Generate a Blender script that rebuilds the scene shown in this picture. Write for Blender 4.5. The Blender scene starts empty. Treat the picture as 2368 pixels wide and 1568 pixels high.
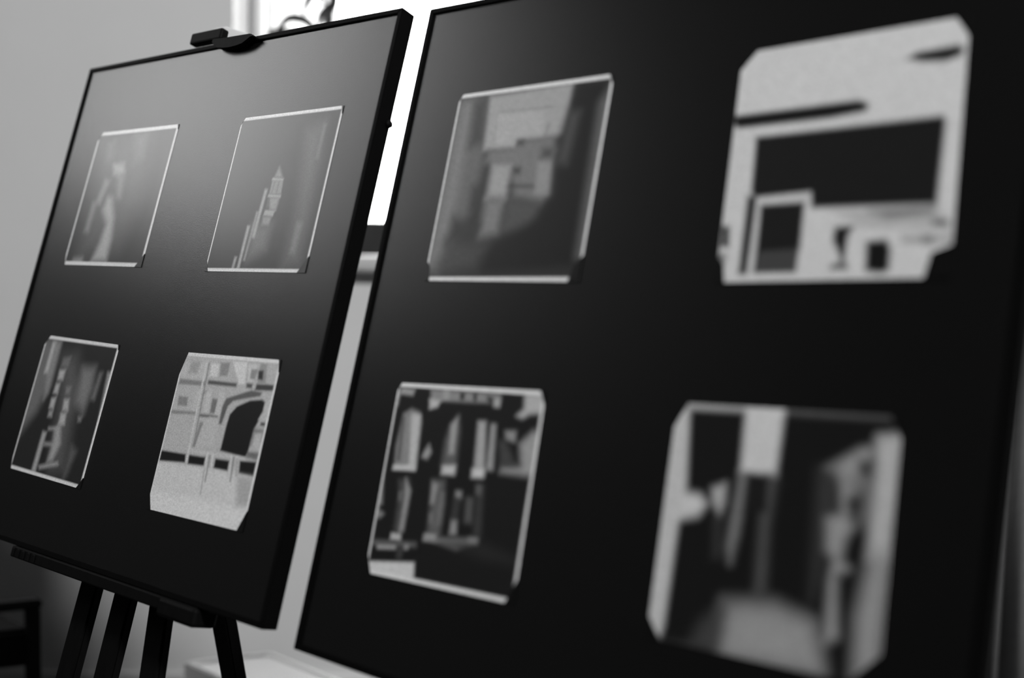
import bpy, bmesh, math, random
import numpy as np
from mathutils import Vector, Matrix

scene = bpy.context.scene
C = scene.collection
EYE = 1.2            # camera height above the floor (m)
S = 0.8              # metres per board height

# ------------------------------------------------------------------ camera
cam_data = bpy.data.cameras.new('camera')
cam_data.sensor_width = 36.0
cam_data.lens = 2397.2 / 2368.0 * 36.0
cam_data.clip_start = 0.05
cam_data.dof.use_dof = True
cam_data.dof.focus_distance = 1.47
cam_data.dof.aperture_fstop = 1.35
cam = bpy.data.objects.new('camera', cam_data)
C.objects.link(cam)
pitch, roll = math.radians(3.5556), math.radians(0.9943)
fwd = Vector((0, math.cos(pitch), -math.sin(pitch)))
x0 = Vector((1, 0, 0)); u0 = x0.cross(fwd)
cx_ = math.cos(roll) * x0 + math.sin(roll) * u0
cu_ = -math.sin(roll) * x0 + math.cos(roll) * u0
cam.matrix_world = Matrix(((cx_.x, cu_.x, -fwd.x, 0), (cx_.y, cu_.y, -fwd.y, 0),
                           (cx_.z, cu_.z, -fwd.z, EYE), (0, 0, 0, 1)))
scene.camera = cam

# ------------------------------------------------------------------ daylight: an even overcast sky seen through the windows
SKY = 10.5
world = bpy.data.worlds.new('overcast_sky'); scene.world = world
world.use_nodes = True
wn = world.node_tree.nodes; wl = world.node_tree.links
wn.clear()
bg = wn.new('ShaderNodeBackground'); out = wn.new('ShaderNodeOutputWorld')
bg.inputs[0].default_value = (1, 1, 1, 1); bg.inputs[1].default_value = SKY
wl.new(bg.outputs[0], out.inputs[0])
scene.view_settings.view_transform = 'Standard'
scene.view_settings.look = 'None'
scene.view_settings.gamma = 1.0
scene.view_settings.use_curve_mapping = False
scene.view_settings.exposure = 0.0

# room and window measures
FAR = 2.80; LEFT = -4.0; RIGHT = 3.2; BACK = -4.5; TOP = 5.2; THICK = 0.28
W1 = (-0.755, 1.05, 1.245, 3.2)       # window in the far wall: x0, x1, z0, z1
W2 = (1.72, 2.76, 2.55, 5.0)          # added unseen window in the left wall, for the board sheen: y0, y1, z0, z1

def portal(name, loc, rot, sx, sy):   # guides sampling to the opening, gives no light itself
    d = bpy.data.lights.new(name, 'AREA'); d.shape = 'RECTANGLE'; d.size = sx; d.size_y = sy
    d.cycles.is_portal = True
    o = bpy.data.objects.new(name, d); C.objects.link(o)
    o.location = loc; o.rotation_euler = rot
portal('daylight_portal_far', ((W1[0]+W1[1])/2, FAR+THICK+0.02, (W1[2]+W1[3])/2), (math.radians(-90), 0, 0), W1[1]-W1[0], W1[3]-W1[2])
portal('daylight_portal_left', (LEFT-THICK-0.02, (W2[0]+W2[1])/2, (W2[2]+W2[3])/2), (0, math.radians(-90), 0), W2[3]-W2[2], W2[1]-W2[0])

# added unseen lamp lighting the boards, behind and right of the camera (its housing is built with the room)
LAMP = Vector((2.05, -2.1, 4.85)); LAMP_AIM = Vector((-0.45, 1.7, 1.1)); LAMP_SIZE = 0.6
ld = bpy.data.lights.new('added_lamp_light', 'AREA'); ld.shape = 'SQUARE'; ld.size = LAMP_SIZE; ld.energy = 128
ld.spread = math.radians(110)
lamp_dir = (LAMP_AIM - LAMP).normalized()
lamp = bpy.data.objects.new('added_lamp_light', ld); C.objects.link(lamp)
lamp.location = LAMP; lamp.rotation_euler = lamp_dir.to_track_quat('-Z', 'Y').to_euler()

# ------------------------------------------------------------------ materials
def mat(name, col, rough=0.6, spec=0.5, noise=0.0, nscale=20.0, bump=0.0, stretch=None, metal=0.0):
    m = bpy.data.materials.new(name); m.use_nodes = True
    nt = m.node_tree; b = nt.nodes['Principled BSDF']
    b.inputs['Roughness'].default_value = rough
    b.inputs['Specular IOR Level'].default_value = spec
    b.inputs['Metallic'].default_value = metal
    b.inputs['Base Color'].default_value = (col, col, col, 1)
    if noise or bump:
        tc = nt.nodes.new('ShaderNodeTexCoord'); mp = nt.nodes.new('ShaderNodeMapping')
        if stretch: mp.inputs['Scale'].default_value = stretch
        nz = nt.nodes.new('ShaderNodeTexNoise'); nz.inputs['Scale'].default_value = nscale
        nz.inputs['Detail'].default_value = 4
        nt.links.new(tc.outputs['Object'], mp.inputs[0]); nt.links.new(mp.outputs[0], nz.inputs['Vector'])
        if noise:
            r = nt.nodes.new('ShaderNodeMapRange')
            r.inputs['To Min'].default_value = col * (1 - noise); r.inputs['To Max'].default_value = col * (1 + noise)
            nt.links.new(nz.outputs['Fac'], r.inputs['Value']); nt.links.new(r.outputs[0], b.inputs['Base Color'])
        if bump:
            bp = nt.nodes.new('ShaderNodeBump'); bp.inputs['Strength'].default_value = bump
            bp.inputs['Distance'].default_value = 0.002
            nt.links.new(nz.outputs['Fac'], bp.inputs['Height']); nt.links.new(bp.outputs[0], b.inputs['Normal'])
    return m

BOARD_ROUGH = 0.31
M = {}
M['wall'] = mat('painted_plaster', 0.62, 0.85, 0.2, 0.03, 6, 0.05)
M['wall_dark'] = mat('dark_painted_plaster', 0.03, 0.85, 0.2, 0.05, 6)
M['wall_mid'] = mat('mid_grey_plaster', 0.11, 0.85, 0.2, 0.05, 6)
M['ceiling'] = mat('ceiling_paint', 0.15, 0.9, 0.2, 0.03, 5)
M['floor'] = mat('dark_floor_wood', 0.05, 0.5, 0.4, 0.3, 8, 0.1, (1, 12, 1))
M['frame_paint'] = mat('window_frame_paint', 0.025, 0.6, 0.2, 0.05, 15)
M['sill'] = mat('sill_stone', 0.5, 0.4, 0.5, 0.04, 30)
M['board'] = mat('black_mount_board', 0.0025, BOARD_ROUGH, 0.5, 0.3, 700, 0.08)
M['rail'] = mat('black_frame_lacquer', 0.002, 0.6, 0.05, 0.2, 40)
M['paper'] = mat('white_photo_paper', 0.82, BOARD_ROUGH, 0.5, 0.02, 60)
M['corner'] = mat('black_photo_corner', 0.0025, BOARD_ROUGH, 0.5, 0.2, 700, 0.08)
M['easel'] = mat('black_stained_wood', 0.003, 0.6, 0.06, 0.5, 14, 0.15, (8, 8, 1))
M['easel_pale'] = mat('pale_bare_wood', 0.75, 0.6, 0.3, 0.08, 20)
M['chair'] = mat('black_chair_lacquer', 0.01, 0.6, 0.15, 0.2, 20)
M['seat'] = mat('black_seat_cloth', 0.012, 0.9, 0.1, 0.3, 300, 0.1)
M['white_box'] = mat('white_laminate', 0.8, 0.5, 0.4, 0.03, 20)
M['light_blocker'] = mat('light_blocker_wood', 0.05, 0.5, 0.3, 0.3, 10, 0.05, (1, 1, 8))
M['leaf'] = mat('dark_leaf', 0.04, 0.45, 0.4, 0.3, 30)
M['stem'] = mat('dark_stem', 0.03, 0.7, 0.2, 0.3, 40, 0.2)
M['dark_stand_in'] = mat('dark_stand_in_cloth', 0.34, 0.9, 0.1, 0.2, 60, 0.1)
M['pot'] = mat('glazed_pot', 0.30, 0.3, 0.5, 0.1, 20)
M['soil'] = mat('potting_soil', 0.03, 0.95, 0.1, 0.4, 80, 0.5)

m = bpy.data.materials.new('printed_photograph'); m.use_nodes = True
b_ = m.node_tree.nodes['Principled BSDF']
at_ = m.node_tree.nodes.new('ShaderNodeAttribute'); at_.attribute_name = 'tone'
nt = m.node_tree                                        # print grain: a fine mottle over the printed tones
tc = nt.nodes.new('ShaderNodeTexCoord'); nz = nt.nodes.new('ShaderNodeTexNoise')
nz.inputs['Scale'].default_value = 700; nz.inputs['Detail'].default_value = 2
gr = nt.nodes.new('ShaderNodeMapRange'); gr.inputs['From Min'].default_value = 0.25; gr.inputs['From Max'].default_value = 0.75
gr.inputs['To Min'].default_value = 0.72; gr.inputs['To Max'].default_value = 1.25
ml = nt.nodes.new('ShaderNodeVectorMath'); ml.operation = 'SCALE'
nt.links.new(tc.outputs['Object'], nz.inputs['Vector']); nt.links.new(nz.outputs['Fac'], gr.inputs['Value'])
nt.links.new(at_.outputs['Color'], ml.inputs[0]); nt.links.new(gr.outputs[0], ml.inputs['Scale'])
nt.links.new(ml.outputs[0], b_.inputs['Base Color'])
b_.inputs['Roughness'].default_value = BOARD_ROUGH; b_.inputs['Specular IOR Level'].default_value = 0.5
M['print'] = m

m = bpy.data.materials.new('window_glass'); m.use_nodes = True
nt = m.node_tree; nt.nodes.clear()
o_ = nt.nodes.new('ShaderNodeOutputMaterial'); mx = nt.nodes.new('ShaderNodeMixShader')
tr = nt.nodes.new('ShaderNodeBsdfTransparent'); gl = nt.nodes.new('ShaderNodeBsdfGlossy'); gl.inputs['Roughness'].default_value = 0.02
mx.inputs[0].default_value = 0.06
nt.links.new(tr.outputs[0], mx.inputs[1]); nt.links.new(gl.outputs[0], mx.inputs[2]); nt.links.new(mx.outputs[0], o_.inputs[0])
M['glass'] = m

m = bpy.data.materials.new('sheer_curtain_cloth'); m.use_nodes = True
nt = m.node_tree; nt.nodes.clear()
o_ = nt.nodes.new('ShaderNodeOutputMaterial'); mx = nt.nodes.new('ShaderNodeMixShader')
tr = nt.nodes.new('ShaderNodeBsdfTransparent'); tl = nt.nodes.new('ShaderNodeBsdfTranslucent')
tc = nt.nodes.new('ShaderNodeTexCoord'); wv = nt.nodes.new('ShaderNodeTexNoise'); wv.inputs['Scale'].default_value = 60
rp = nt.nodes.new('ShaderNodeMapRange'); rp.inputs['To Min'].default_value = 0.90; rp.inputs['To Max'].default_value = 0.97
nt.links.new(tc.outputs['Object'], wv.inputs['Vector']); nt.links.new(wv.outputs['Fac'], rp.inputs['Value'])
nt.links.new(rp.outputs[0], mx.inputs[0])
tl.inputs['Color'].default_value = (0.30, 0.30, 0.30, 1)
nt.links.new(tr.outputs[0], mx.inputs[1]); nt.links.new(tl.outputs[0], mx.inputs[2]); nt.links.new(mx.outputs[0], o_.inputs[0])
M['sheer'] = m

# ------------------------------------------------------------------ helpers
def link_mesh(name, bm, material, parent=None, smooth=False):
    me = bpy.data.meshes.new(name)
    bmesh.ops.recalc_face_normals(bm, faces=bm.faces)
    bm.to_mesh(me); bm.free()
    if smooth:
        for p in me.polygons: p.use_smooth = True
    me.materials.append(M[material])
    o = bpy.data.objects.new(name, me); C.objects.link(o)
    if parent is not None: o.parent = parent
    return o
def tag(o, label, cat, group=None):
    o['label'] = label; o['category'] = cat
    if group: o['group'] = group
    return o
def struct(o, label=None, cat=None):
    o['kind'] = 'structure'
    if label: o['label'] = label
    if cat: o['category'] = cat
    return o
def empty(name, mw):
    o = bpy.data.objects.new(name, None); o.empty_display_size = 0.1
    C.objects.link(o)
    o.matrix_world = mw if isinstance(mw, Matrix) else Matrix.Translation(Vector(mw))
    return o
def bm_box(lo, hi, bevel=0.0, bm=None, segs=2):
    new = bmesh.new()
    vs = [new.verts.new((x, y, z)) for x in (lo[0], hi[0]) for y in (lo[1], hi[1]) for z in (lo[2], hi[2])]
    for f in ((0,1,3,2),(4,6,7,5),(0,4,5,1),(2,3,7,6),(0,2,6,4),(1,5,7,3)): new.faces.new([vs[i] for i in f])
    if bevel: bmesh.ops.bevel(new, geom=list(new.edges), offset=bevel, segments=segs, affect='EDGES', profile=0.5)
    if bm is None: return new
    merge(bm, new); return bm
def merge(bm, other):
    mp = {v: bm.verts.new(v.co) for v in other.verts}
    for f in other.faces: bm.faces.new([mp[v] for v in f.verts])
    other.free()
def bm_prism(pts, d0, d1, axis=2, bevel=0.0):
    """polygon pts (a, b) extruded along an axis from d0 to d1"""
    bm = bmesh.new()
    def P(a, b, d): return ((a, b, d), (d, a, b), (a, d, b))[{2: 0, 0: 1, 1: 2}[axis]]
    lo = [bm.verts.new(P(a, b, d0)) for a, b in pts]; hi = [bm.verts.new(P(a, b, d1)) for a, b in pts]
    bm.faces.new(lo[::-1]); bm.faces.new(hi)
    n = len(pts)
    for i in range(n): bm.faces.new((lo[i], lo[(i+1) % n], hi[(i+1) % n], hi[i]))
    if bevel: bmesh.ops.bevel(bm, geom=list(bm.edges), offset=bevel, segments=2, affect='EDGES')
    return bm
def bm_bar(p0, p1, side, up, w, h, bevel=0.002):
    """rectangular bar from p0 to p1, width w along side, height h along up"""
    p0, p1, side, up = Vector(p0), Vector(p1), Vector(side).normalized(), Vector(up).normalized()
    bm = bmesh.new(); R = []
    for p in (p0, p1):
        R.append([bm.verts.new(p + side*w/2*a + up*h/2*b) for a, b in ((-1,-1),(1,-1),(1,1),(-1,1))])
    bm.faces.new(R[0][::-1]); bm.faces.new(R[1])
    for i in range(4): bm.faces.new((R[0][i], R[0][(i+1) % 4], R[1][(i+1) % 4], R[1][i]))
    if bevel: bmesh.ops.bevel(bm, geom=list(bm.edges), offset=bevel, segments=2, affect='EDGES')
    return bm
def bm_tube(pts, rads, n=10, flat=1.0, cap=True):
    """tube through points; flat < 1 squashes it across into a leaf blade"""
    bm = bmesh.new(); rings = []
    pts = [Vector(p) for p in pts]
    for i, p in enumerate(pts):
        t = (pts[min(i+1, len(pts)-1)] - pts[max(i-1, 0)]).normalized()
        a = t.cross(Vector((0.15, 1, 0.1))).normalized(); b = t.cross(a).normalized()
        rings.append([bm.verts.new(p + (a*math.cos(k*2*math.pi/n) + b*flat*math.sin(k*2*math.pi/n))*rads[i]) for k in range(n)])
    for i in range(len(rings)-1):
        for k in range(n): bm.faces.new((rings[i][k], rings[i][(k+1) % n], rings[i+1][(k+1) % n], rings[i+1][k]))
    if cap: bm.faces.new(rings[0][::-1]); bm.faces.new(rings[-1])
    return bm
def bm_lathe(prof, n=28):
    bm = bmesh.new(); rings = []
    for r, z in prof:
        rings.append([bm.verts.new((max(r, 1e-4)*math.cos(k*2*math.pi/n), max(r, 1e-4)*math.sin(k*2*math.pi/n), z)) for k in range(n)])
    for i in range(len(rings)-1):
        for k in range(n): bm.faces.new((rings[i][k], rings[i][(k+1) % n], rings[i+1][(k+1) % n], rings[i+1][k]))
    bm.faces.new(rings[0][::-1]); bm.faces.new(rings[-1])
    return bm
def spline(pts, n=8):
    P = [Vector(p) for p in pts]; P = [2*P[0]-P[1]] + P + [2*P[-1]-P[-2]]; out = []
    for i in range(1, len(P)-2):
        for k in range(n):
            t = k/n
            out.append(0.5*((2*P[i]) + (P[i+1]-P[i-1])*t + (2*P[i-1]-5*P[i]+4*P[i+1]-P[i+2])*t*t + (3*P[i]-P[i-1]-3*P[i+1]+P[i+2])*t**3))
    return out + [P[-2]]

# ------------------------------------------------------------------ the room
def wall_with_hole(a0, a1, z0, z1, h, d0, d1, axis):
    """wall slab spanning a0..a1 by z0..z1 with a rectangular opening h = (a0, a1, z0, z1)"""
    bm = bmesh.new()
    for A0, A1, Z0, Z1 in ((a0, h[0], z0, z1), (h[1], a1, z0, z1), (h[0], h[1], z0, h[2]), (h[0], h[1], h[3], z1)):
        if axis == 'y': bm_box((A0, d0, Z0), (A1, d1, Z1), 0, bm)
        else: bm_box((d0, A0, Z0), (d1, A1, Z1), 0, bm)
    bmesh.ops.remove_doubles(bm, verts=bm.verts, dist=1e-5)
    return bm
struct(link_mesh('wall_far', wall_with_hole(LEFT-THICK, RIGHT+THICK, 0, TOP, W1, FAR, FAR+THICK, 'y'), 'wall'))
struct(link_mesh('wall_left', wall_with_hole(BACK, FAR, 0, TOP, W2, LEFT-THICK, LEFT, 'x'), 'wall_mid'))
struct(link_mesh('wall_right', bm_box((RIGHT, BACK, 0), (RIGHT+THICK, FAR, TOP)), 'wall_dark'))
struct(link_mesh('wall_back', bm_box((LEFT-THICK, BACK-THICK, 0), (RIGHT+THICK, BACK, TOP)), 'wall_dark'))
struct(link_mesh('floor', bm_box((LEFT-THICK, BACK-THICK, -0.1), (RIGHT+THICK, FAR+THICK, 0)), 'floor'))
struct(link_mesh('ceiling', bm_box((LEFT-THICK, BACK-THICK, TOP), (RIGHT+THICK, FAR+THICK, TOP+0.1)), 'ceiling'))
struct(link_mesh('baseboard_far', bm_box((LEFT, FAR-0.018, 0), (RIGHT, FAR, 0.09), 0.004), 'wall'))
struct(link_mesh('baseboard_left', bm_box((LEFT, BACK, 0), (LEFT+0.018, FAR-0.018, 0.09), 0.004), 'wall'))

# housing of the added lamp
lm = empty('added_lamp', Matrix.LocRotScale(LAMP, lamp_dir.to_track_quat('-Z', 'Y'), None))
tag(lm, 'added unseen square lamp on a drop rod behind the viewer, lighting the boards', 'lamp')
hs = LAMP_SIZE/2
link_mesh('housing', bm_box((-hs-0.03, -hs-0.03, 0.02), (hs+0.03, hs+0.03, 0.12), 0.01), 'frame_paint', lm)
for a in ((-hs-0.03, -hs-0.03, hs+0.03, -hs), (-hs-0.03, hs, hs+0.03, hs+0.03), (-hs-0.03, -hs, -hs, hs), (hs, -hs, hs+0.03, hs)):
    link_mesh('housing_edge', bm_box((a[0], a[1], -0.02), (a[2], a[3], 0.02)), 'frame_paint', lm)
q_ = lm.matrix_world.inverted()
link_mesh('drop_rod', bm_tube([q_ @ (LAMP + Vector((0, 0, 0.06))), q_ @ Vector((LAMP.x, LAMP.y, TOP))], [0.012]*2, 10), 'frame_paint', lm, True)

def window(name, w, axis, mullions, low):
    """frame rails and stiles set deep in the opening, one pane per light"""
    e = struct(empty(name, (0, 0, 0)))
    a0, a1, z0, z1 = w
    d0, d1 = (FAR+0.16, FAR+0.23) if axis == 'y' else (LEFT-0.23, LEFT-0.16)
    def bx(A0, A1, Z0, Z1, D0=d0, D1=d1, bev=0.006):
        return bm_box((A0, D0, Z0), (A1, D1, Z1), bev) if axis == 'y' else bm_box((D0, A0, Z0), (D1, A1, Z1), bev)
    fr = 0.055
    link_mesh('bottom_rail', bx(a0, a1, z0, z0+low), 'frame_paint', e)
    link_mesh('top_rail', bx(a0, a1, z1-fr, z1), 'frame_paint', e)
    xs = [a0+fr/2] + [a0 + (a1-a0)*t for t in mullions] + [a1-fr/2]
    for x in xs: link_mesh('stile', bx(x-fr/2, x+fr/2, z0+low, z1-fr), 'frame_paint', e)
    mid = (d0+d1)/2
    for i in range(len(xs)-1):
        link_mesh('pane', bx(xs[i]+fr/2, xs[i+1]-fr/2, z0+low, z1-fr, mid-0.002, mid+0.002, 0), 'glass', e)
    return e
win1 = window('window_1', W1, 'y', (0.5,), 0.10)
link_mesh('window_sill', bm_box((W1[0]-0.06, FAR-0.05, W1[2]-0.045), (W1[1]+0.06, FAR+0.15, W1[2]), 0.012), 'sill', win1)
win2 = window('added_window', W2, 'x', (0.5,), 0.06)  # added out of view, gives the boards their sheen
link_mesh('window_sill', bm_box((LEFT-0.15, W2[0]-0.06, W2[2]-0.045), (LEFT+0.06, W2[1]+0.06, W2[2]), 0.01), 'sill', win2)

# sheer curtain over the left part of the far window
bm = bmesh.new(); n = 90; x_a, x_b = W1[0]+0.01, -0.50; prev = None
for i in range(n+1):
    t = i/n; x = x_a + (x_b-x_a)*t
    y = FAR+0.128 + 0.006*math.sin(t*22) + 0.003*math.sin(t*47+1.0)
    col = [bm.verts.new((x, y, z)) for z in (1.262, 2.2, 3.14)]
    if prev:
        for k in range(2): bm.faces.new((prev[k], col[k], col[k+1], prev[k+1]))
    prev = col
cur = empty('sheer_curtain', (0, 0, 0))
tag(cur, 'white sheer curtain hanging over the left side of the bright far window', 'curtain')
link_mesh('curtain_cloth', bm, 'sheer', cur, smooth=True)
link_mesh('curtain_rod', bm_tube([(W1[0], FAR+0.128, 3.15), (W1[1], FAR+0.128, 3.15)], [0.009]*2, 12), 'frame_paint', cur, True)

# added hanging cloth, standing in for the dark strip right of the far window
bm = bmesh.new(); n = 80; prev = None
for i in range(n+1):
    t = i/n; x = 0.98 + 0.72*t; y = FAR-0.12 + 0.028*math.sin(t*44) + 0.012*math.sin(t*83+1)
    col = [bm.verts.new((x, y + 0.006*math.sin(z*3+i*0.4), z)) for z in (0.02, 0.9, 1.8, 2.7, 3.32)]
    if prev:
        for k in range(4): bm.faces.new((prev[k], col[k], col[k+1], prev[k+1]))
    prev = col
dr_ = empty('stand_in_drape', (0, 0, 0))
tag(dr_, 'added dark hanging cloth standing in for the dark strip past the right board edge', 'curtain')
cl_ = link_mesh('stand_in_cloth', bm, 'dark_stand_in', dr_, smooth=True)
sm_ = cl_.modifiers.new('thickness', 'SOLIDIFY'); sm_.thickness = 0.004
link_mesh('stand_in_rod', bm_tube([(0.9, FAR-0.12, 3.34), (1.8, FAR-0.12, 3.34)], [0.012]*2, 12), 'frame_paint', dr_, True)
for x in (0.93, 1.77):
    link_mesh('rod_bracket', bm_box((x-0.012, FAR-0.13, 3.325), (x+0.012, FAR-0.0005, 3.345), 0.003), 'frame_paint', dr_)

# ------------------------------------------------------------------ the two boards
def board_matrix(c, yaw, lean):
    r = Vector((math.cos(yaw), math.sin(yaw), 0)); b = Vector((-math.sin(yaw), math.cos(yaw), 0))
    u = math.cos(lean)*Vector((0, 0, 1)) + math.sin(lean)*b
    nrm = r.cross(u)                                   # faces the room
    p = Vector(c)*S + Vector((0, 0, EYE))
    return Matrix(((r.x, u.x, nrm.x, p.x), (r.y, u.y, nrm.y, p.y), (r.z, u.z, nrm.z, p.z), (0, 0, 0, 1)))
B1 = board_matrix((-0.6447, 1.8904, -0.0477), -0.65524, 0.28820)
B2 = board_matrix((0.1371, 1.3016, -0.0630), -0.66590, 0.27598)
SIZE1 = (0.9358*S, 1.0*S); SIZE2 = (0.9234*S, 1.0114*S)
LIP, DEEP, RECESS = 0.0075, 0.024, 0.003
def display_board(mw, size, label):
    w, h = size; e = empty('display_board', mw)
    tag(e, label, 'board', 'black display boards on easels')
    link_mesh('mount_panel', bm_box((-w/2+0.004, -h/2+0.004, -0.012), (w/2-0.004, h/2-0.004, -RECESS)), 'board', e)
    a, b = w/2, h/2
    for pts in (((-a, b), (-a+LIP, b-LIP), (a-LIP, b-LIP), (a, b)), ((-a, -b), (a, -b), (a-LIP, -b+LIP), (-a+LIP, -b+LIP)),
                ((-a, -b), (-a+LIP, -b+LIP), (-a+LIP, b-LIP), (-a, b)), ((a, -b), (a, b), (a-LIP, b-LIP), (a-LIP, -b+LIP))):
        link_mesh('frame_rail', bm_prism(pts, -DEEP, 0, 2, 0.0008), 'rail', e)
    link_mesh('hanging_eyelet', bm_tube([(a-0.002, 0.245, -DEEP+0.004), (a+0.0035, 0.245, -DEEP+0.004)], [0.006, 0.005], 10), 'rail', e, True)
    return e
display_board(B1, SIZE1, 'black framed display board with four photographs, held by the clamp of the visible easel')
display_board(B2, SIZE2, 'large near black framed display board with four photographs, filling the right side')

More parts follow.
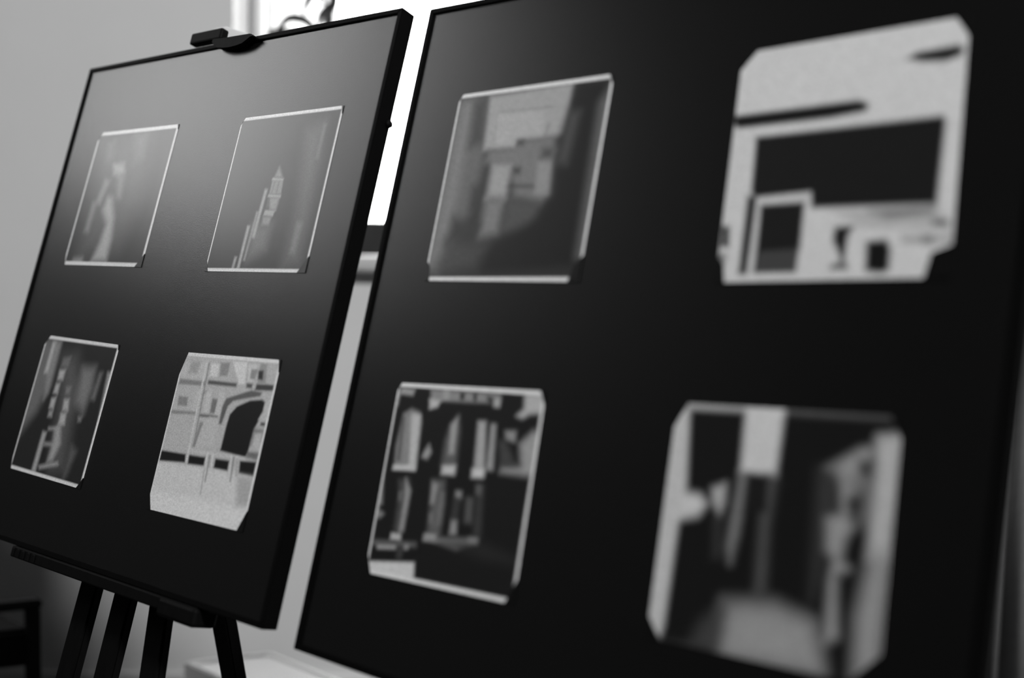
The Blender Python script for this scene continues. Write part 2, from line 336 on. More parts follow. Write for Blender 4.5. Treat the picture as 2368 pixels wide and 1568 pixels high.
# ------------------------------------------------------------------ the photographs
PRINT_RECTS = {  # centre x, y, width, height (board heights), tilt in degrees
    '1TL': (-0.222, 0.198, 0.2777, 0.288, -0.5453),
    '1TR': (0.2455, 0.1921, 0.2635, 0.2896, 0.1312),
    '1BL': (-0.2217, -0.2317, 0.2606, 0.2712, -1.2304),
    '1BR': (0.2434, -0.2358, 0.2549, 0.2738, 0.5706),
    '2TL': (-0.2195, 0.2034, 0.2757, 0.2942, 0.7429),
    '2TR': (0.2458, 0.2148, 0.267, 0.2976, 2.3523),
    '2BL': (-0.2263, -0.2323, 0.2639, 0.2739, 2.0726),
    '2BR': (0.2301, -0.2199, 0.2622, 0.273, 1.9102),
}
PICTURES = {  # tone, softness, polygon (u, v pairs) on each print
    '1BR': (0.56, 0.022, [
        (0.74,0.03,-0.05,0.304,1.024,0.318,1.005,0.202,1.012,0.12,0.948,-0.01,-0,-0.005,-0.054,0.112),
        (0.84,0.05,-0.054,0.112,1.021,0.128,0.948,-0.01,-0,-0.005),
        (0.62,0.03,-0.037,0.927,0.289,0.953,0.291,0.844,-0.03,0.841),
        (0.42,0.03,0.105,0.943,0.205,0.949,0.193,0.872,0.093,0.866),
        (0.28,0.015,0.021,0.827,0.298,0.828,0.303,0.799,0.021,0.793),
        (0.12,0.015,0.329,0.838,0.627,0.837,0.63,0.813,0.333,0.812),
        (0.08,0.015,0.822,0.846,1,0.85,1,0.815,0.817,0.807),
        (0.12,0.015,0.724,0.844,0.784,0.843,0.781,0.815,0.728,0.817),
        (0.3,0.015,-0.047,0.622,0.292,0.636,0.293,0.618,-0.045,0.599),
        (0.18,0.015,0.325,0.626,0.512,0.63,0.513,0.612,0.325,0.608),
        (0.3,0.015,0.053,0.719,0.157,0.718,0.167,0.66,0.064,0.66),
        (0.22,0.015,0.417,0.728,0.472,0.728,0.474,0.639,0.425,0.639),
        (0.62,0.015,0.238,0.765,0.28,0.768,0.268,0.643,0.218,0.643),
        (0.4,0.015,0.308,0.77,0.342,0.773,0.311,0.729,0.3,0.736),
        (0.66,0.015,0.352,0.765,0.393,0.768,0.404,0.641,0.354,0.641),
        (0.64,0.015,0.475,0.774,0.531,0.77,0.532,0.631,0.476,0.635),
        (0.78,0.015,0.322,0.943,0.406,0.943,0.411,0.863,0.333,0.864),
        (0.8,0.015,0.535,0.967,0.683,0.967,0.707,0.837,0.648,0.834),
        (0.33,0.015,0.416,0.952,0.511,0.957,0.516,0.875,0.436,0.87),
        (0.36,0.015,0.815,0.966,0.879,0.969,0.904,0.851,0.828,0.846),
        (0.05,0.015,0.811,0.925,0.858,0.928,0.87,0.871,0.822,0.874),
        (0.7,0.015,0.699,0.959,0.79,0.964,0.79,0.86,0.726,0.856),
        (0.33,0.015,0.738,0.929,0.802,0.933,0.794,0.868,0.746,0.873),
        (0.6,0.02,0.429,0.615,0.539,0.616,0.542,0.439,0.355,0.42,0.346,0.542),
        (0.3,0.015,0.347,0.575,0.381,0.578,0.353,0.424,0.326,0.421),
        (0.15,0.015,0.557,0.739,0.642,0.764,0.786,0.804,0.892,0.799,0.882,0.775,0.741,0.751,0.63,0.728,0.59,0.693,0.568,0.578,0.538,0.583,0.537,0.688),
        (0.02,0.015,0.908,0.757,0.944,0.744,0.943,0.681,0.897,0.583,0.887,0.442,0.872,0.413,0.616,0.426,0.62,0.582,0.628,0.647,0.681,0.7,0.796,0.744),
        (0.6,0.015,0.942,0.751,1.007,0.78,1.024,0.633,0.914,0.639,0.94,0.688),
        (0.06,0.015,0.944,0.626,0.997,0.627,0.996,0.606,0.945,0.607),
        (0.2,0.03,0.897,0.583,0.998,0.584,0.997,0.522,0.897,0.482),
        (0.6,0.02,0.912,0.561,0.98,0.567,0.98,0.467,0.91,0.483),
        (0.2,0.02,0.884,0.449,0.998,0.453,1.002,0.407,0.878,0.414),
        (0.02,0.015,-0.04,0.368,0.276,0.371,0.291,0.32,-0.025,0.3),
        (0.02,0.015,0.312,0.371,0.487,0.373,0.488,0.321,0.321,0.315),
        (0.02,0.015,0.589,0.376,0.729,0.378,0.733,0.318,0.591,0.32),
        (0.02,0.015,0.83,0.389,0.987,0.398,0.99,0.314,0.845,0.317),
        (0.65,0.015,0.319,0.404,0.872,0.413,0.872,0.398,0.326,0.389),
        (0.74,0.01,0.504,0.402,0.545,0.136,0.529,0.136,0.487,0.402),
        (0.74,0.01,0.563,0.408,0.597,0.143,0.581,0.142,0.547,0.408),
        (0.74,0.01,0.743,0.411,0.806,0.138,0.791,0.137,0.728,0.41),
        (0.74,0.01,0.806,0.41,0.869,0.127,0.854,0.126,0.791,0.409),
        (0.3,0.01,0.534,0.389,0.545,0.231,0.533,0.231,0.522,0.389),
        (0.28,0.01,0.77,0.406,0.789,0.26,0.777,0.259,0.758,0.406),
        (0.4,0.01,0.804,0.402,0.833,0.296,0.822,0.295,0.793,0.401),
        (0.45,0.01,0.509,0.299,0.53,0.15,0.519,0.15,0.498,0.299),
        (0.7,0.01,0.278,0.952,0.312,0.325,0.293,0.325,0.258,0.953),
        (0.3,0.01,0.301,0.945,0.343,0.43,0.33,0.431,0.289,0.946),
        (0.25,0.015,0.881,0.225,0.98,0.235,0.988,0.221,0.91,0.217),
        (0.5,0.05,0.837,0.305,0.99,0.307,1.016,0.143,0.891,0.134),
    ]),
    '1BL': (0.03, 0.024, [
        (0.19,0.06,0.004,0.998,0.208,0.962,0.24,0.654,0.151,0.44,-0.01,0.246,-0.061,0.105,-0.06,0.504,-0.06,0.926),
        (0.55,0.02,0.11,0.959,0.163,0.958,0.172,0.724,0.11,0.723),
        (0.3,0.03,0.152,0.958,0.232,0.963,0.243,0.587,0.204,0.532,0.157,0.714),
        (0.13,0.1,0.331,0.855,0.481,0.875,0.688,0.665,0.664,0.415,0.741,0.091,0.558,0.063,0.426,0.555),
        (0.5,0.02,0.315,0.762,0.393,0.769,0.393,0.694,0.32,0.692),
        (0.5,0.02,0.319,0.662,0.37,0.667,0.374,0.592,0.314,0.594),
        (0.5,0.02,0.312,0.552,0.371,0.566,0.374,0.482,0.315,0.484),
        (0.42,0.02,0.328,0.46,0.375,0.466,0.381,0.424,0.331,0.422),
        (0.25,0.02,0.472,0.652,0.534,0.658,0.528,0.608,0.482,0.603),
        (0.2,0.02,0.32,0.846,0.42,0.87,0.416,0.788,0.318,0.787),
        (0.5,0.02,0.488,0.562,0.55,0.569,0.576,0.488,0.503,0.488),
        (0.52,0.02,0.493,0.462,0.562,0.47,0.581,0.389,0.5,0.387),
        (0.42,0.03,0.471,0.35,0.527,0.399,0.596,0.256,0.555,0.131,0.49,0.113,0.495,0.242),
        (0.45,0.02,0.372,0.308,0.369,0.022,0.315,0.021,0.319,0.309),
        (0.4,0.02,0.381,0.346,0.506,0.362,0.513,0.347,0.389,0.332),
        (0.38,0.02,0.382,0.236,0.51,0.249,0.516,0.232,0.389,0.219),
        (0.45,0.02,0.398,0.071,0.626,0.13,0.643,0.113,0.415,0.053),
        (0.24,0.05,0.614,0.805,0.776,0.819,0.806,0.677,0.779,0.495,0.649,0.563),
        (0.22,0.03,0.854,0.786,0.882,0.788,0.875,0.603,0.835,0.607),
        (0.35,0.02,0.949,0.802,1.013,0.808,1.056,0.463,1.002,0.408),
        (0.25,0.02,0.732,0.465,0.777,0.47,0.779,0.438,0.742,0.433),
        (0.14,0.04,0.747,0.26,0.827,0.229,0.78,0.079,0.76,0.026),
    ]),
    '1TL': (0.02, 0.026, [
        (0.1,0.12,0.067,0.911,0.672,0.952,0.779,0.487,0.663,0.12,0.153,0.037,0.138,0.502),
        (0.3,0.03,0.318,0.617,0.276,0.446,0.211,0.459,0.253,0.632),
        (0.26,0.03,0.227,0.457,0.22,0.24,0.162,0.247,0.168,0.466),
        (0.46,0.04,0.351,0.497,0.41,0.488,0.502,0.341,0.542,0.192,0.551,0.038,0.365,0.032,0.41,0.154,0.43,0.304,0.334,0.405),
        (0.4,0.03,0.307,0.743,0.444,0.744,0.483,0.68,0.427,0.651,0.35,0.67),
        (0.28,0.04,0.413,0.651,0.482,0.649,0.516,0.493,0.475,0.494),
        (0.18,0.05,0.171,0.904,0.226,0.909,0.262,0.785,0.204,0.788),
        (0.16,0.06,0.495,0.964,0.642,0.962,0.657,0.781,0.572,0.762),
        (0.34,0.03,0.122,0.044,0.231,0.054,0.247,0.016,0.107,0.013),
    ]),
    '1TR': (0.02, 0.02, [
        (0.12,0.1,0.709,0.864,0.862,0.912,0.901,0.676,0.937,0.037,0.772,0.036,0.782,0.349),
        (0.2,0.03,0.869,0.294,0.867,0.111,0.816,0.117,0.818,0.302),
        (0.17,0.02,0.88,0.894,0.879,0.683,0.852,0.688,0.852,0.9),
        (0.15,0.08,0.479,0.29,0.573,0.288,0.578,0.136,0.413,0.063,0.385,0.284),
        (0.28,0.02,0.517,0.652,0.575,0.582,0.492,0.586),
        (0.4,0.01,0.475,0.583,0.589,0.574,0.583,0.56,0.474,0.568),
        (0.28,0.01,0.48,0.568,0.588,0.56,0.598,0.478,0.479,0.482),
        (0.42,0.01,0.474,0.479,0.6,0.472,0.6,0.455,0.473,0.464),
        (0.3,0.02,0.493,0.46,0.593,0.456,0.585,0.376,0.518,0.385),
        (0.36,0.01,0.477,0.382,0.579,0.376,0.568,0.341,0.471,0.349),
        (0.28,0.02,0.474,0.34,0.557,0.338,0.55,0.289,0.479,0.29),
        (0.16,0.01,0.513,0.558,0.509,0.48,0.497,0.483,0.5,0.561),
        (0.16,0.01,0.554,0.557,0.557,0.479,0.545,0.481,0.542,0.559),
        (0.1,0.01,0.499,0.451,0.501,0.392,0.482,0.394,0.479,0.454),
        (0.4,0.015,0.452,0.511,0.436,0.208,0.409,0.212,0.425,0.516),
        (0.34,0.015,0.411,0.371,0.395,0.069,0.378,0.071,0.394,0.374),
        (0.46,0.015,0.361,0.283,0.357,0.017,0.332,0.02,0.336,0.286),
        (0.4,0.015,0.305,0.09,0.3,0.016,0.278,0.019,0.282,0.093),
    ]),
    '2TL': (0.045, 0.02, [
        (0.15,0.04,-0.009,0.959,0.217,0.969,0.263,0.606,0.237,0.369,0.127,0.098,0.083,0.021,-0.019,0.075),
        (0.24,0.05,0.05,0.945,0.104,0.947,0.12,0.453,0.106,0.137,0.007,0.06),
        (0.06,0.04,0.115,0.946,0.206,0.97,0.235,0.721,0.134,0.696),
        (0.05,0.04,0.218,0.488,0.282,0.485,0.292,0.359,0.227,0.369),
        (0.4,0.02,0.222,0.969,0.765,0.982,0.763,0.826,0.76,0.726,0.725,0.713,0.461,0.719,0.46,0.679,0.245,0.679),
        (0.46,0.02,0.293,0.871,0.609,0.856,0.628,0.721,0.461,0.719,0.46,0.679,0.305,0.691),
        (0.3,0.01,0.301,0.878,0.662,0.875,0.665,0.867,0.304,0.87),
        (0.32,0.01,0.3,0.87,0.314,0.698,0.306,0.699,0.291,0.871),
        (0.3,0.01,0.662,0.786,0.653,0.717,0.633,0.723,0.642,0.792),
        (0.22,0.03,0.287,0.676,0.45,0.68,0.463,0.711,0.696,0.716,0.738,0.651,0.722,0.591,0.739,0.424,0.691,0.382,0.509,0.42,0.46,0.593,0.282,0.613),
        (0.4,0.03,0.326,0.602,0.46,0.593,0.461,0.414,0.328,0.42),
        (0.24,0.04,0.328,0.42,0.451,0.415,0.452,0.239,0.326,0.219),
        (0.05,0.02,0.475,0.572,0.52,0.57,0.522,0.538,0.481,0.545),
        (0.06,0.02,0.465,0.485,0.624,0.475,0.626,0.464,0.467,0.474),
        (0.06,0.02,0.473,0.71,0.508,0.711,0.508,0.688,0.472,0.694),
        (0.08,0.03,0.641,0.658,0.708,0.661,0.709,0.607,0.642,0.612),
        (0.32,0.02,0.627,0.59,0.713,0.592,0.729,0.425,0.643,0.429),
        (0.1,0.04,0.479,0.421,0.691,0.382,0.671,0.3,0.649,0.227,0.462,0.239),
        (0.02,0.04,0.793,0.983,0.987,0.972,0.959,0.784,0.982,0.071,0.5,0.036,0.145,0.028,0.46,0.208,0.679,0.307,0.757,0.423,0.735,0.713,0.763,0.849),
        (0.09,0.04,0.776,0.832,0.833,0.827,0.81,0.57,0.752,0.582),
        (0.18,0.05,0.954,0.861,1.003,0.932,1.015,0.127,0.971,0.127),
        (0.08,0.06,0.096,0.216,0.386,0.179,0.345,0.059,0.081,0.028),
        (0.05,0.04,0.119,0.334,0.319,0.288,0.297,0.212,0.113,0.192),
    ]),
    '2TR': (0.66, -0.01, [
        (0.015,0.02,-0.007,0.719,0.573,0.719,0.612,0.701,0.616,0.678,0.597,0.667,0.45,0.657,0.02,0.66,-0.004,0.681),
        (0.015,0.02,0.757,0.862,0.801,0.883,0.965,0.889,0.987,0.87,0.98,0.845,0.923,0.83,0.83,0.84),
        (0.02,0.02,0.115,0.614,0.927,0.615,0.94,0.593,0.932,0.272,0.413,0.29,0.399,0.353,0.146,0.346,0.122,0.377),
        (0.03,0.02,0.107,0.362,0.159,0.354,0.148,0.031,0.106,0.032),
        (0.02,0.02,0.178,0.32,0.374,0.318,0.369,0.035,0.175,0.038),
        (0.07,0.02,0.194,0.125,0.376,0.132,0.369,0.039,0.18,0.038),
        (0.6,0.02,0.155,0.35,0.398,0.355,0.4,0.315,0.174,0.316,0.176,0.034,0.162,0.034),
        (0.02,0.02,0.179,0.315,0.376,0.317,0.381,0.132,0.193,0.129),
        (0.02,0.02,0.524,0.209,0.607,0.21,0.584,0.17,0.581,0.114,0.572,0.091,0.553,0.1,0.519,0.157),
        (0.04,0.02,0.552,0.108,0.576,0.107,0.581,0.059,0.564,0.059),
        (0.1,0.02,0.525,0.063,0.588,0.065,0.598,0.038,0.52,0.041),
        (0.015,0.02,0.663,0.146,0.744,0.15,0.765,0.113,0.766,0.032,0.732,0.02,0.668,0.031),
        (0.5,0.03,0.492,0.278,0.93,0.261,0.992,0.208,0.99,0.171,0.646,0.198),
        (0.16,0.04,0.661,0.264,0.926,0.265,0.911,0.24,0.747,0.231),
        (0.06,0.02,0.918,0.216,0.976,0.211,0.976,0.193,0.925,0.196),
        (0.05,0.02,0.885,0.157,0.926,0.155,0.925,0.127,0.885,0.131),
        (0.3,0.03,0.806,0.156,0.994,0.15,0.997,0.131,0.81,0.136),
        (0.04,0.02,-0,0.239,0.038,0.237,0.046,0.148,0.004,0.15),
        (0.15,0.03,-0.017,0.126,0.037,0.115,0.031,0.065,-0.02,0.084),
    ]),
    '2BL': (0.02, 0.022, [
        (0.32,0.018,0.245,0.973,0.724,0.971,0.726,0.928,0.546,0.922,0.335,0.919,0.267,0.874),
        (0.6,0.018,0.247,0.923,0.324,0.918,0.31,0.886,0.258,0.873),
        (0.03,0.012,0.451,0.966,0.486,0.968,0.486,0.931,0.459,0.93),
        (0.03,0.012,0.542,0.969,0.568,0.967,0.572,0.927,0.549,0.93),
        (0.05,0.012,0.632,0.96,0.699,0.95,0.677,0.917,0.642,0.935),
        (0.45,0.018,0.025,0.971,0.128,0.967,0.119,0.937,0.027,0.941),
        (0.4,0.01,0.331,0.973,0.376,0.975,0.384,0.926,0.34,0.923),
        (0.45,0.012,0.683,0.949,0.726,0.947,0.728,0.904,0.69,0.906),
        (0.52,0.02,0.876,0.978,0.998,0.984,1.009,0.893,0.923,0.884,0.884,0.86,0.845,0.871,0.885,0.909),
        (0.28,0.018,0.076,0.837,0.128,0.866,0.191,0.852,0.217,0.803,0.231,0.55,0.075,0.544,0.062,0.673),
        (0.6,0.018,0.135,0.84,0.202,0.836,0.231,0.559,0.18,0.562),
        (0.66,0.012,0.069,0.565,0.226,0.577,0.229,0.548,0.067,0.539),
        (0.12,0.01,0.089,0.82,0.107,0.589,0.09,0.59,0.072,0.82),
        (0.35,0.01,0.13,0.822,0.15,0.585,0.136,0.585,0.115,0.823),
        (0.4,0.018,0.297,0.691,0.322,0.651,0.301,0.614,0.264,0.621,0.273,0.651),
        (0.15,0.03,0.426,0.8,0.467,0.852,0.492,0.772,0.507,0.576,0.408,0.583,0.405,0.716),
        (0.42,0.018,0.426,0.8,0.465,0.84,0.478,0.656,0.445,0.653),
        (0.66,0.018,0.418,0.59,0.502,0.6,0.505,0.552,0.416,0.549),
        (0.46,0.018,0.605,0.83,0.656,0.832,0.698,0.569,0.632,0.563),
        (0.7,0.018,0.618,0.592,0.695,0.597,0.696,0.555,0.622,0.552),
        (0.4,0.018,0.693,0.822,0.723,0.82,0.749,0.597,0.709,0.595),
        (0.33,0.018,0.79,0.793,0.856,0.797,0.861,0.743,0.801,0.754),
        (0.38,0.03,0.893,0.737,0.965,0.805,1.003,0.792,1.01,0.591,0.8,0.593,0.803,0.619,0.923,0.63),
        (0.08,0.03,0.757,0.743,0.803,0.746,0.893,0.627,0.793,0.618),
        (0.1,0.03,0.128,0.489,0.197,0.504,0.222,0.438,0.215,0.231,0.156,0.224,0.148,0.422),
        (0.36,0.018,0.174,0.506,0.223,0.447,0.221,0.241,0.192,0.228,0.19,0.401),
        (0.55,0.012,0.139,0.22,0.208,0.222,0.215,0.191,0.14,0.187),
        (0.2,0.018,0.145,0.43,0.169,0.433,0.169,0.39,0.151,0.388),
        (0.15,0.03,0.36,0.512,0.447,0.52,0.471,0.406,0.475,0.252,0.391,0.241,0.379,0.404),
        (0.36,0.018,0.368,0.504,0.405,0.495,0.398,0.398,0.376,0.396),
        (0.22,0.018,0.44,0.453,0.457,0.455,0.465,0.305,0.443,0.302),
        (0.25,0.018,0.384,0.346,0.401,0.348,0.407,0.306,0.391,0.304),
        (0.5,0.018,0.373,0.243,0.45,0.249,0.45,0.218,0.373,0.213),
        (0.36,0.018,0.536,0.475,0.571,0.475,0.575,0.442,0.539,0.445),
        (0.36,0.018,0.537,0.335,0.572,0.335,0.581,0.267,0.538,0.264),
        (0.07,0.03,0.571,0.439,0.571,0.34,0.532,0.341,0.532,0.441),
        (0.14,0.03,0.651,0.449,0.664,0.336,0.626,0.335,0.613,0.448),
        (0.07,0.03,0.672,0.518,0.708,0.514,0.739,0.282,0.692,0.276),
        (0.16,0.02,0.661,0.517,0.694,0.516,0.696,0.472,0.667,0.477),
        (0.26,0.02,0.372,0.226,0.723,0.264,0.729,0.242,0.598,0.197,0.469,0.213),
        (0.4,0.018,0.669,0.261,0.723,0.264,0.724,0.239,0.671,0.234),
        (0.16,0.02,-0.003,0.168,0.322,0.194,0.328,0.173,0.004,0.142),
        (0.4,0.012,0.053,0.149,0.186,0.162,0.19,0.143,0.059,0.128),
        (0.35,0.012,0.244,0.175,0.278,0.175,0.274,0.153,0.245,0.15),
        (0.74,0.012,-0.009,0.056,0.335,0.097,0.35,0.005,0.023,-0.01),
        (0.07,0.02,0.199,0.16,0.246,0.166,0.242,0.097,0.206,0.096),
        (0.035,0.05,0.502,0.218,0.758,0.252,0.997,0.205,1,0.177,0.759,0.175),
        (0.4,0.02,-0.037,0.951,0.024,0.954,0.018,0.876,-0.026,0.839),
        (0.3,0.02,-0.016,0.343,0.06,0.308,0.038,0.286,-0.011,0.282),
        (0.3,0.02,-0.03,0.5,0.001,0.533,0.036,0.358,-0.008,0.335),
        (0.2,0.02,-0.04,0.163,-0.006,0.176,-0,0.115,-0.031,0.111),
    ]),
    '2BR': (0.015, -0.01, [
        (0.6,0.02,-0.02,0.937,0.064,0.991,0.098,0.647,0.082,0.504,0.075,0.058,0.059,-0.018,-0.027,0.088),
        (0.66,0.03,0.076,0.62,0.169,0.613,0.204,0.579,0.169,0.527,0.065,0.498),
        (0.4,0.015,0.039,1.014,0.52,1.011,0.518,0.981,0.066,0.971),
        (0.12,0.02,0.52,1.011,0.975,1.01,0.965,0.986,0.518,0.98),
        (0.66,0.02,0.336,1.007,0.51,1.01,0.504,0.726,0.346,0.726),
        (0.24,0.03,0.345,0.727,0.381,0.723,0.367,0.473,0.348,0.355,0.325,0.421),
        (0.12,0.04,0.469,0.724,0.504,0.724,0.494,0.52,0.509,0.279,0.478,0.267,0.466,0.532),
        (0.46,0.025,0.225,0.648,0.284,0.674,0.289,0.604,0.274,0.54,0.231,0.598),
        (0.05,0.03,0.283,0.539,0.301,0.37,0.266,0.367,0.248,0.538),
        (0.5,0.03,0.911,0.919,1.01,0.934,1.009,0.742,1.003,0.465,0.924,0.453,0.906,0.63,0.908,0.775),
        (0.36,0.05,0.932,0.49,1.003,0.5,0.998,0.216,0.995,0.074,0.91,0.014,0.898,0.234),
        (0.34,0.03,0.718,0.778,0.847,0.863,0.89,0.874,0.904,0.76,0.809,0.663,0.83,0.592,0.85,0.566,0.823,0.511,0.814,0.437,0.85,0.406,0.802,0.377,0.811,0.292,0.831,0.15,0.783,0.119,0.775,0.359,0.784,0.433,0.747,0.464,0.731,0.588,0.795,0.617,0.773,0.732),
        (0.18,0.05,0.811,0.736,0.906,0.789,0.913,0.631,0.899,0.586,0.862,0.582,0.885,0.664),
        (0.025,0.03,0.848,0.82,0.904,0.818,0.896,0.759,0.853,0.769),
        (0.06,0.05,0.688,0.768,0.757,0.775,0.772,0.615,0.722,0.594,0.738,0.39,0.713,0.275),
        (0.3,0.06,0.345,0.199,0.561,0.228,0.731,0.183,0.761,0.108,0.79,0.004,0.335,-0.004,0.332,0.096),
        (0.36,0.08,0.441,0.154,0.688,0.16,0.745,0.031,0.349,0.014),
        (0.07,0.05,0.25,0.105,0.347,0.192,0.35,0.007,0.201,-0.007),
        (0.05,0.03,0.059,0.003,0.331,0.014,0.326,-0.006,0.064,-0.021),
        (0.02,0.02,0.381,0.723,0.469,0.724,0.482,0.58,0.386,0.569),
    ]),
}

SOFT = {'1TL': 2.6, '1TR': 1.8, '1BL': 2.6, '1BR': 1.4, '2TL': 2.4, '2TR': 1.4, '2BL': 1.9, '2BR': 2.2}
def paint(key, nu, nv):
    """tones of the printed picture, drawn polygon by polygon on a grid"""
    base, border, ops = PICTURES[key]
    U, V = np.meshgrid(np.linspace(0, 1, nu), np.linspace(0, 1, nv))
    T = np.full(U.shape, float(base))
    for op in ops:
        tone, soft = op[0], op[1]; pts = np.array(op[2:]).reshape(-1, 2)
        d2 = np.full(U.shape, 9.0); inside = np.zeros(U.shape, bool)
        for i in range(len(pts)):
            (x1, y1), (x2, y2) = pts[i], pts[(i+1) % len(pts)]
            ex, ey = x2-x1, y2-y1; L = ex*ex+ey*ey+1e-12
            t = np.clip(((U-x1)*ex+(V-y1)*ey)/L, 0, 1)
            d2 = np.minimum(d2, (U-x1-t*ex)**2+(V-y1-t*ey)**2)
            if abs(ey) > 1e-9:
                cross = ((y1 > V) != (y2 > V)) & (U < (x2-x1)*(V-y1)/ey + x1)
                inside ^= cross
        sd = np.sqrt(d2)*np.where(inside, 1, -1)
        k = np.clip(0.5+sd/(soft*SOFT[key]), 0, 1); k = k*k*(3-2*k)
        T = T*(1-k)+tone*k
    T = T*T/(T+0.018)                                   # deep printed blacks
    edge = np.minimum(np.minimum(U, 1-U)*1.75, np.minimum(V, 1-V))
    k = np.clip((border-edge)/0.006+0.5, 0, 1)
    return T*(1-k)+0.82*k
CORNER = {  # width, height of each corner mount: top left, top right, bottom left, bottom right
    '1TL': ((.014, .020), (.004, .010), (.006, .022), (.022, .026)), '1TR': ((.009, .015), (.004, .014), (.009, .020), (.020, .028)),
    '1BL': ((.014, .020), (.004, .010), (.005, .024), (.014, .020)), '1BR': ((.012, .042), (.005, .020), (.012, .026), (.014, .032)),
    '2TL': ((.007, .013), (.006, .013), (.010, .030), (.018, .036)), '2TR': ((.020, .024), (.014, .024), (.012, .032), (.026, .036)),
    '2BL': ((.007, .013), (.008, .017), (.011, .026), (.014, .030)), '2BR': ((.015, .030), (.012, .022), (.018, .024), (.030, .032))}
SQUARE = {('2TR', 3): 0.78, ('2TR', 2): 0.7, ('2TL', 2): 0.72, ('2TL', 3): 0.62}     # corner mounts that sit square over the corner
def photo(key, mw, label):
    x, y, w, h, tilt = PRINT_RECTS[key]; w *= S; h *= S
    m_ = mw @ Matrix.Translation((x*S, y*S, -RECESS)) @ Matrix.Rotation(math.radians(tilt), 4, 'Z')
    e = empty('mounted_photograph', m_); tag(e, label, 'photograph', 'photographs mounted on the boards')
    link_mesh('paper_sheet', bm_box((-w/2, -h/2, 0), (w/2, h/2, 0.0006)), 'paper', e)
    nu, nv = 150, 165
    T = paint(key, nu, nv).ravel()
    xs = np.linspace(-w/2, w/2, nu); ys = np.linspace(-h/2, h/2, nv)
    X, Y = np.meshgrid(xs, ys)
    co = np.stack([X.ravel(), Y.ravel(), np.full(X.size, 0.0009)], 1)
    i = np.arange(nu*nv).reshape(nv, nu)
    F = np.stack([i[:-1, :-1].ravel(), i[:-1, 1:].ravel(), i[1:, 1:].ravel(), i[1:, :-1].ravel()], 1)
    me = bpy.data.meshes.new('picture'); me.from_pydata(co.tolist(), [], F.tolist())
    ca = me.color_attributes.new('tone', 'FLOAT_COLOR', 'POINT')
    ca.data.foreach_set('color', np.stack([T, T, T, np.ones_like(T)], 1).ravel().astype(np.float32))
    me.materials.append(M['print'])
    p = bpy.data.objects.new('picture', me); C.objects.link(p); p.parent = e
    for i, ((sx, sy), (cw, chh)) in enumerate(zip(((-1, 1), (1, 1), (-1, -1), (1, -1)), CORNER[key])):
        cw *= S; chh *= S; o = 0.0003; q = (sx*(w/2+o), sy*(h/2+o)); k = SQUARE.get((key, i), 0.5)
        pts = [q, (q[0]-sx*(cw+o), q[1]), (q[0]-sx*cw*k, q[1]-sy*chh*k), (q[0], q[1]-sy*(chh+o))]
        link_mesh('photo_corner', bm_prism(pts, 0.0, 0.0011, 2), 'corner', e)
photo('1TL', B1, 'pale blurred standing figure photograph, upper left on the clamped board')
photo('1TR', B1, 'photograph of a pale spired tower, upper right on the clamped board')
photo('1BL', B1, 'dim photograph of a small ladder and pale spots, lower left on the clamped board')
photo('1BR', B1, 'bright photograph of a dark chair before bookshelves, lower right on the clamped board')
photo('2TL', B2, 'photograph of a bright window and dark curtain, upper left on the right board')
photo('2TR', B2, 'white photograph with a wide dark screen and bar, upper right on the right board')
photo('2BL', B2, 'dark photograph of book stacks on shelves, lower left on the right board')
photo('2BR', B2, 'photograph of a dim passage with white strips, lower right on the right board')

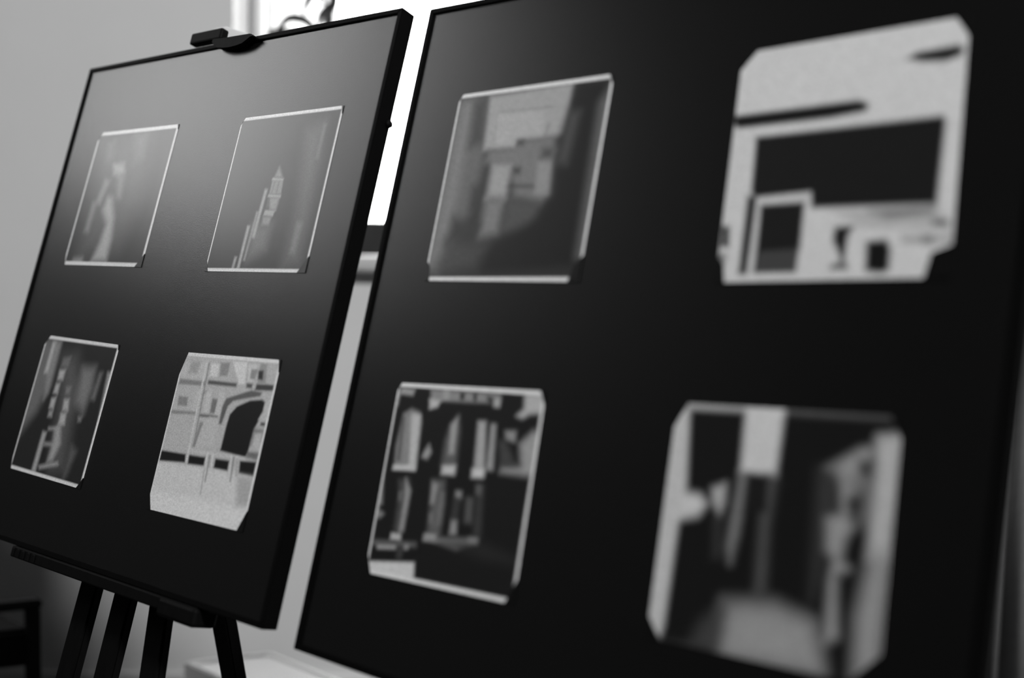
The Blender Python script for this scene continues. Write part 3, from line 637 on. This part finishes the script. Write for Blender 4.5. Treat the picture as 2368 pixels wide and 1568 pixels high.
# ------------------------------------------------------------------ easels (board coordinates: x right, y up the board, z towards the room)
def easel(mw, label, cxs, half_h):
    e = empty('easel', Matrix.Translation(Vector((mw @ Vector((cxs, -half_h, -0.3))).to_2d().to_3d())))
    tag(e, label, 'easel', 'black wooden easels')
    inv = e.matrix_world.inverted()
    def W(x, y, z): return inv @ (mw @ Vector((x, y, z)))
    rx = mw.to_3x3().col[0]; uy = mw.to_3x3().col[1]; nz = mw.to_3x3().col[2]
    def bar(name, p0, p1, w, d, material='easel', foot=False, bev=0.003):
        a, b = W(*p0), W(*p1)
        t = (b-a).normalized(); side = (rx - t*rx.dot(t)).normalized(); up = side.cross(t)
        bm = bm_bar(a, b, side, up, w, d, 0)
        if foot:                                        # cut level on the floor
            vs = [v for v in bm.verts if (v.co-b).length < (v.co-a).length]
            for v in vs: v.co = v.co + t*((0.0 - v.co.z)/t.z)
        bmesh.ops.bevel(bm, geom=list(bm.edges), offset=bev, segments=2, affect='EDGES')
        return link_mesh(name, bm, material, e)
    hz = -half_h
    back = -0.036
    c = cxs
    bar('mast', (c-0.012, hz+1.0*S+0.005, back-0.012), (c-0.012, hz-0.45*S, back-0.012), 0.042, 0.015)
    def legx(x_a, slope, y): return c + x_a*S + slope*(y-(hz-0.03*S))
    for x_a, sl in ((-0.123, 0.0235), (0.091, -0.167)):
        y0, y1 = hz+0.20*S, hz-1.0*S
        bar('front_leg', (legx(x_a, sl, y0), y0, back-0.012), (legx(x_a, sl, y1), y1, back-0.012), 0.042, 0.015, foot=True)
    y0 = hz+0.175*S
    bar('cross_rail', (c-0.14*S, y0, back-0.036), (c+0.125*S, y0, back-0.036), 0.022, 0.05)
    y1 = hz-0.42*S
    bar('cross_rail', (c-0.17*S, y1, back-0.036), (c+0.22*S, y1, back-0.036), 0.022, 0.05)
    # rear leg hinged behind the mast
    bar('rear_leg', (c-0.010, hz+0.27*S, -0.085), (c-0.010, hz-0.173*S, -0.339*S), 0.039, 0.022, foot=True)
    bar('hinge_block', (c, hz+0.30*S, -0.068), (c, hz+0.22*S, -0.068), 0.06, 0.04)
    # ledge under the board
    bm = bm_box((c-0.310*S, hz-0.017, -0.036), (c+0.17*S, hz-0.0005, 0.004), 0.002)
    for v in bm.verts: v.co = W(*v.co)
    tray = link_mesh('ledge', bm, 'easel', e)
    for k in range(5):
        x = c-0.305*S+k*0.015
        bm = bm_box((x, hz-0.0155, 0.0035), (x+0.006, hz-0.003, 0.006), 0.001)
        for v in bm.verts: v.co = W(*v.co)
        link_mesh('ledge_rib', bm, 'easel', tray)
    bm = bm_box((c+0.165*S, hz-0.025, -0.034), (c+0.262*S, hz-0.0005, 0.006), 0.005)
    for v in bm.verts: v.co = W(*v.co)
    link_mesh('ledge_bracket', bm, 'easel', e)
    # top clamp: bar, rounded tongue over the front, pale wedge behind
    top = hz+2*half_h
    bm = bm_box((c-0.158*S, top+0.004, -0.008), (c-0.060*S, top+0.023, 0.006), 0.003)
    for v in bm.verts: v.co = W(*v.co)
    cl = link_mesh('clamp_bar', bm, 'easel', e)
    prof = [(c-0.078*S, top+0.0035)] + [(c-0.014*S-0.060*S*math.cos(t), top-0.003-0.014*math.sin(t)) for t in [i*math.pi/10 for i in range(11)]] + [(c+0.047*S, top-0.0035)]
    bm = bm_prism(prof, 0.001, 0.010, 2, 0.002)
    for v in bm.verts: v.co = W(*v.co)
    link_mesh('clamp_tongue', bm, 'easel', e)
    prof = [(c-0.155*S, top-0.03), (c-0.155*S, top+0.062*S), (c-0.119*S, top+0.062*S), (c-0.013*S, top+0.026*S), (c-0.013*S, top-0.03)]
    bm = bm_prism(prof, -0.048, -0.028, 2, 0.002)
    for v in bm.verts: v.co = W(*v.co)
    link_mesh('clamp_wedge', bm, 'easel_pale', e)
easel(B1, 'black wooden easel with ledge and top clamp holding the left board', 0.055*S, SIZE1[1]/2)
easel(B2, 'black wooden easel behind the large right board', 0.055*S, SIZE2[1]/2)

# ------------------------------------------------------------------ low white bench behind the boards
A, Bc = Vector((-0.717, 2.254, 0)), Vector((-0.539, 2.324, 0)); d = Vector((0.77, -0.64, 0)).normalized()
LEN = 1.0; ZT = 0.33
quad = [A, Bc, Bc+d*LEN, A+d*LEN]
cen = sum(quad, Vector())/4
def inset(q, k):
    ab = (q[1]-q[0]).normalized(); return [q[0]+(ab+d)*k, q[1]+(d-ab)*k, q[2]-(d+ab)*k, q[3]+(ab-d)*k]
bench = empty('low_bench', cen)
tag(bench, 'low white slab bench with a raised rim, under the gap between the boards', 'bench')
loc = [q-cen for q in quad]
link_mesh('bench_top', bm_prism([(v.x, v.y) for v in inset(loc, 0.012)], ZT-0.035, ZT-0.006, 2, 0.004), 'white_box', bench)
for i in range(4):
    o_in = inset(loc, 0.016); j = (i+1) % 4
    link_mesh('rim', bm_prism([(loc[i].x, loc[i].y), (loc[j].x, loc[j].y), (o_in[j].x, o_in[j].y), (o_in[i].x, o_in[i].y)], ZT-0.04, ZT, 2, 0.003), 'white_box', bench)
for q in inset(loc, 0.05):
    link_mesh('leg', bm_box((q.x-0.02, q.y-0.02, 0), (q.x+0.02, q.y+0.02, ZT-0.03), 0.003), 'white_box', bench)

# ------------------------------------------------------------------ black armchair at the lower left
P0 = Vector((-1.027, 2.2, 0)); da = Vector((-0.917, -0.40, 0)).normalized(); dr = Vector((-0.785, 0.62, 0)).normalized()
ch = empty('armchair', P0 + da*0.25 + dr*0.22)
tag(ch, 'black armchair with slim arm posts, cut off at the lower left corner', 'chair')
off = -(da*0.25 + dr*0.22)
zu = Vector((0, 0, 1))
for p in (off, off+dr*0.44, off+da*0.48, off+da*0.48+dr*0.44):
    link_mesh('leg', bm_bar(p, p+zu*0.465, da, dr, 0.024, 0.024, 0.003), 'chair', ch)
for p in (off, off+dr*0.44):
    link_mesh('armrest', bm_bar(p-da*0.014+zu*0.473, p+da*0.55+zu*0.473, dr, zu, 0.03, 0.021, 0.004), 'chair', ch)
sq = [off-da*0.005+dr*0.0, off+da*0.47+dr*0.0, off+da*0.47+dr*0.425, off-da*0.005+dr*0.425]
link_mesh('seat', bm_prism([(v.x, v.y) for v in sq], 0.335, 0.418, 2, 0.008), 'seat', ch)
bk = off+da*0.50
link_mesh('backrest', bm_bar(bk+dr*0.0+zu*0.62, bk+dr*0.44+zu*0.62, zu, da, 0.24, 0.03, 0.01), 'seat', ch)
for p in (bk+dr*0.03, bk+dr*0.41):
    link_mesh('back_post', bm_bar(p+zu*0.40, p+zu*0.74, da, dr, 0.022, 0.022, 0.003), 'chair', ch)

# ------------------------------------------------------------------ added unseen block that shades the far wall, left of the view
cb = empty('light_blocker', (-2.62, 2.54, 0))
tag(cb, 'added unseen dark block shading the far wall, left of the armchair', 'light_blocker')
link_mesh('body', bm_box((-0.75, -0.22, 0.06), (0.75, 0.235, 1.12), 0.004), 'light_blocker', cb)
link_mesh('top', bm_box((-0.77, -0.24, 1.12), (0.77, 0.24, 1.15), 0.004), 'light_blocker', cb)
link_mesh('plinth', bm_box((-0.73, -0.19, 0), (0.73, 0.22, 0.06), 0.003), 'light_blocker', cb)
for k in range(3):
    dd = link_mesh('door', bm_box((-0.745+k*0.5, -0.238, 0.07), (-0.255+k*0.5, -0.2205, 1.11), 0.003), 'light_blocker', cb)
    link_mesh('knob', bm_box((-0.30+k*0.5, -0.262, 0.60), (-0.275+k*0.5, -0.2385, 0.625), 0.006), 'chair', dd)

# ------------------------------------------------------------------ potted plant on the far window sill
pl = empty('potted_plant', (-0.480, FAR+0.026, W1[2]))
tag(pl, 'dark leafy potted plant with arching leaves silhouetted against the bright far window', 'plant')
link_mesh('pot', bm_lathe([(0.045, 0.0), (0.052, 0.004), (0.068, 0.10), (0.072, 0.115), (0.072, 0.125), (0.062, 0.125), (0.060, 0.105)]), 'pot', pl, True)
link_mesh('soil', bm_lathe([(0.055, 0.09), (0.0595, 0.108), (0.03, 0.113), (0.001, 0.114)]), 'soil', pl, True)
def L(x, z, y=0.0): return Vector((x, y, z))
stem = spline([L(0.0, 0.10), L(0.012, 0.30), L(-0.008, 0.45), L(-0.030, 0.58, -0.01), L(-0.022, 0.63, -0.01), L(-0.012, 0.68, -0.01), L(-0.03, 0.78, -0.01)], 6)
link_mesh('stem', bm_tube(stem, [0.011+0.003*math.sin(i*0.9) for i in range(len(stem))], 9), 'stem', pl, True)
crown = Vector((-0.03, -0.01, 0.78))
leaves = [
    [crown, L(-0.07, 0.78), L(-0.125, 0.72), L(-0.155, 0.665)],
    [L(-0.03, 0.54), L(-0.075, 0.615), L(-0.125, 0.632), L(-0.155, 0.61), L(-0.175, 0.58)],
    [L(-0.02, 0.50), L(-0.10, 0.585), L(-0.175, 0.592), L(-0.195, 0.575)],
    [crown, L(0.02, 0.84), L(0.08, 0.82), L(0.11, 0.74)],
    [crown, L(-0.06, 0.88), L(-0.13, 0.90), L(-0.19, 0.84)],
    [L(-0.028, 0.66), L(-0.06, 0.70), L(-0.085, 0.67), L(-0.095, 0.63)],
    [L(-0.012, 0.68), L(-0.045, 0.64), L(-0.055, 0.60)],
    [crown, L(0.0, 0.92), L(0.05, 0.97), L(0.12, 0.95)],
]
for k, lp in enumerate(leaves):
    q = spline(lp, 7); n = len(q)
    link_mesh('leaf', bm_tube(q, [0.0025+0.0095*math.sin(math.pi*(i/(n-1))**0.8)**1.2 for i in range(n)], 8, 0.35), 'leaf', pl, True)
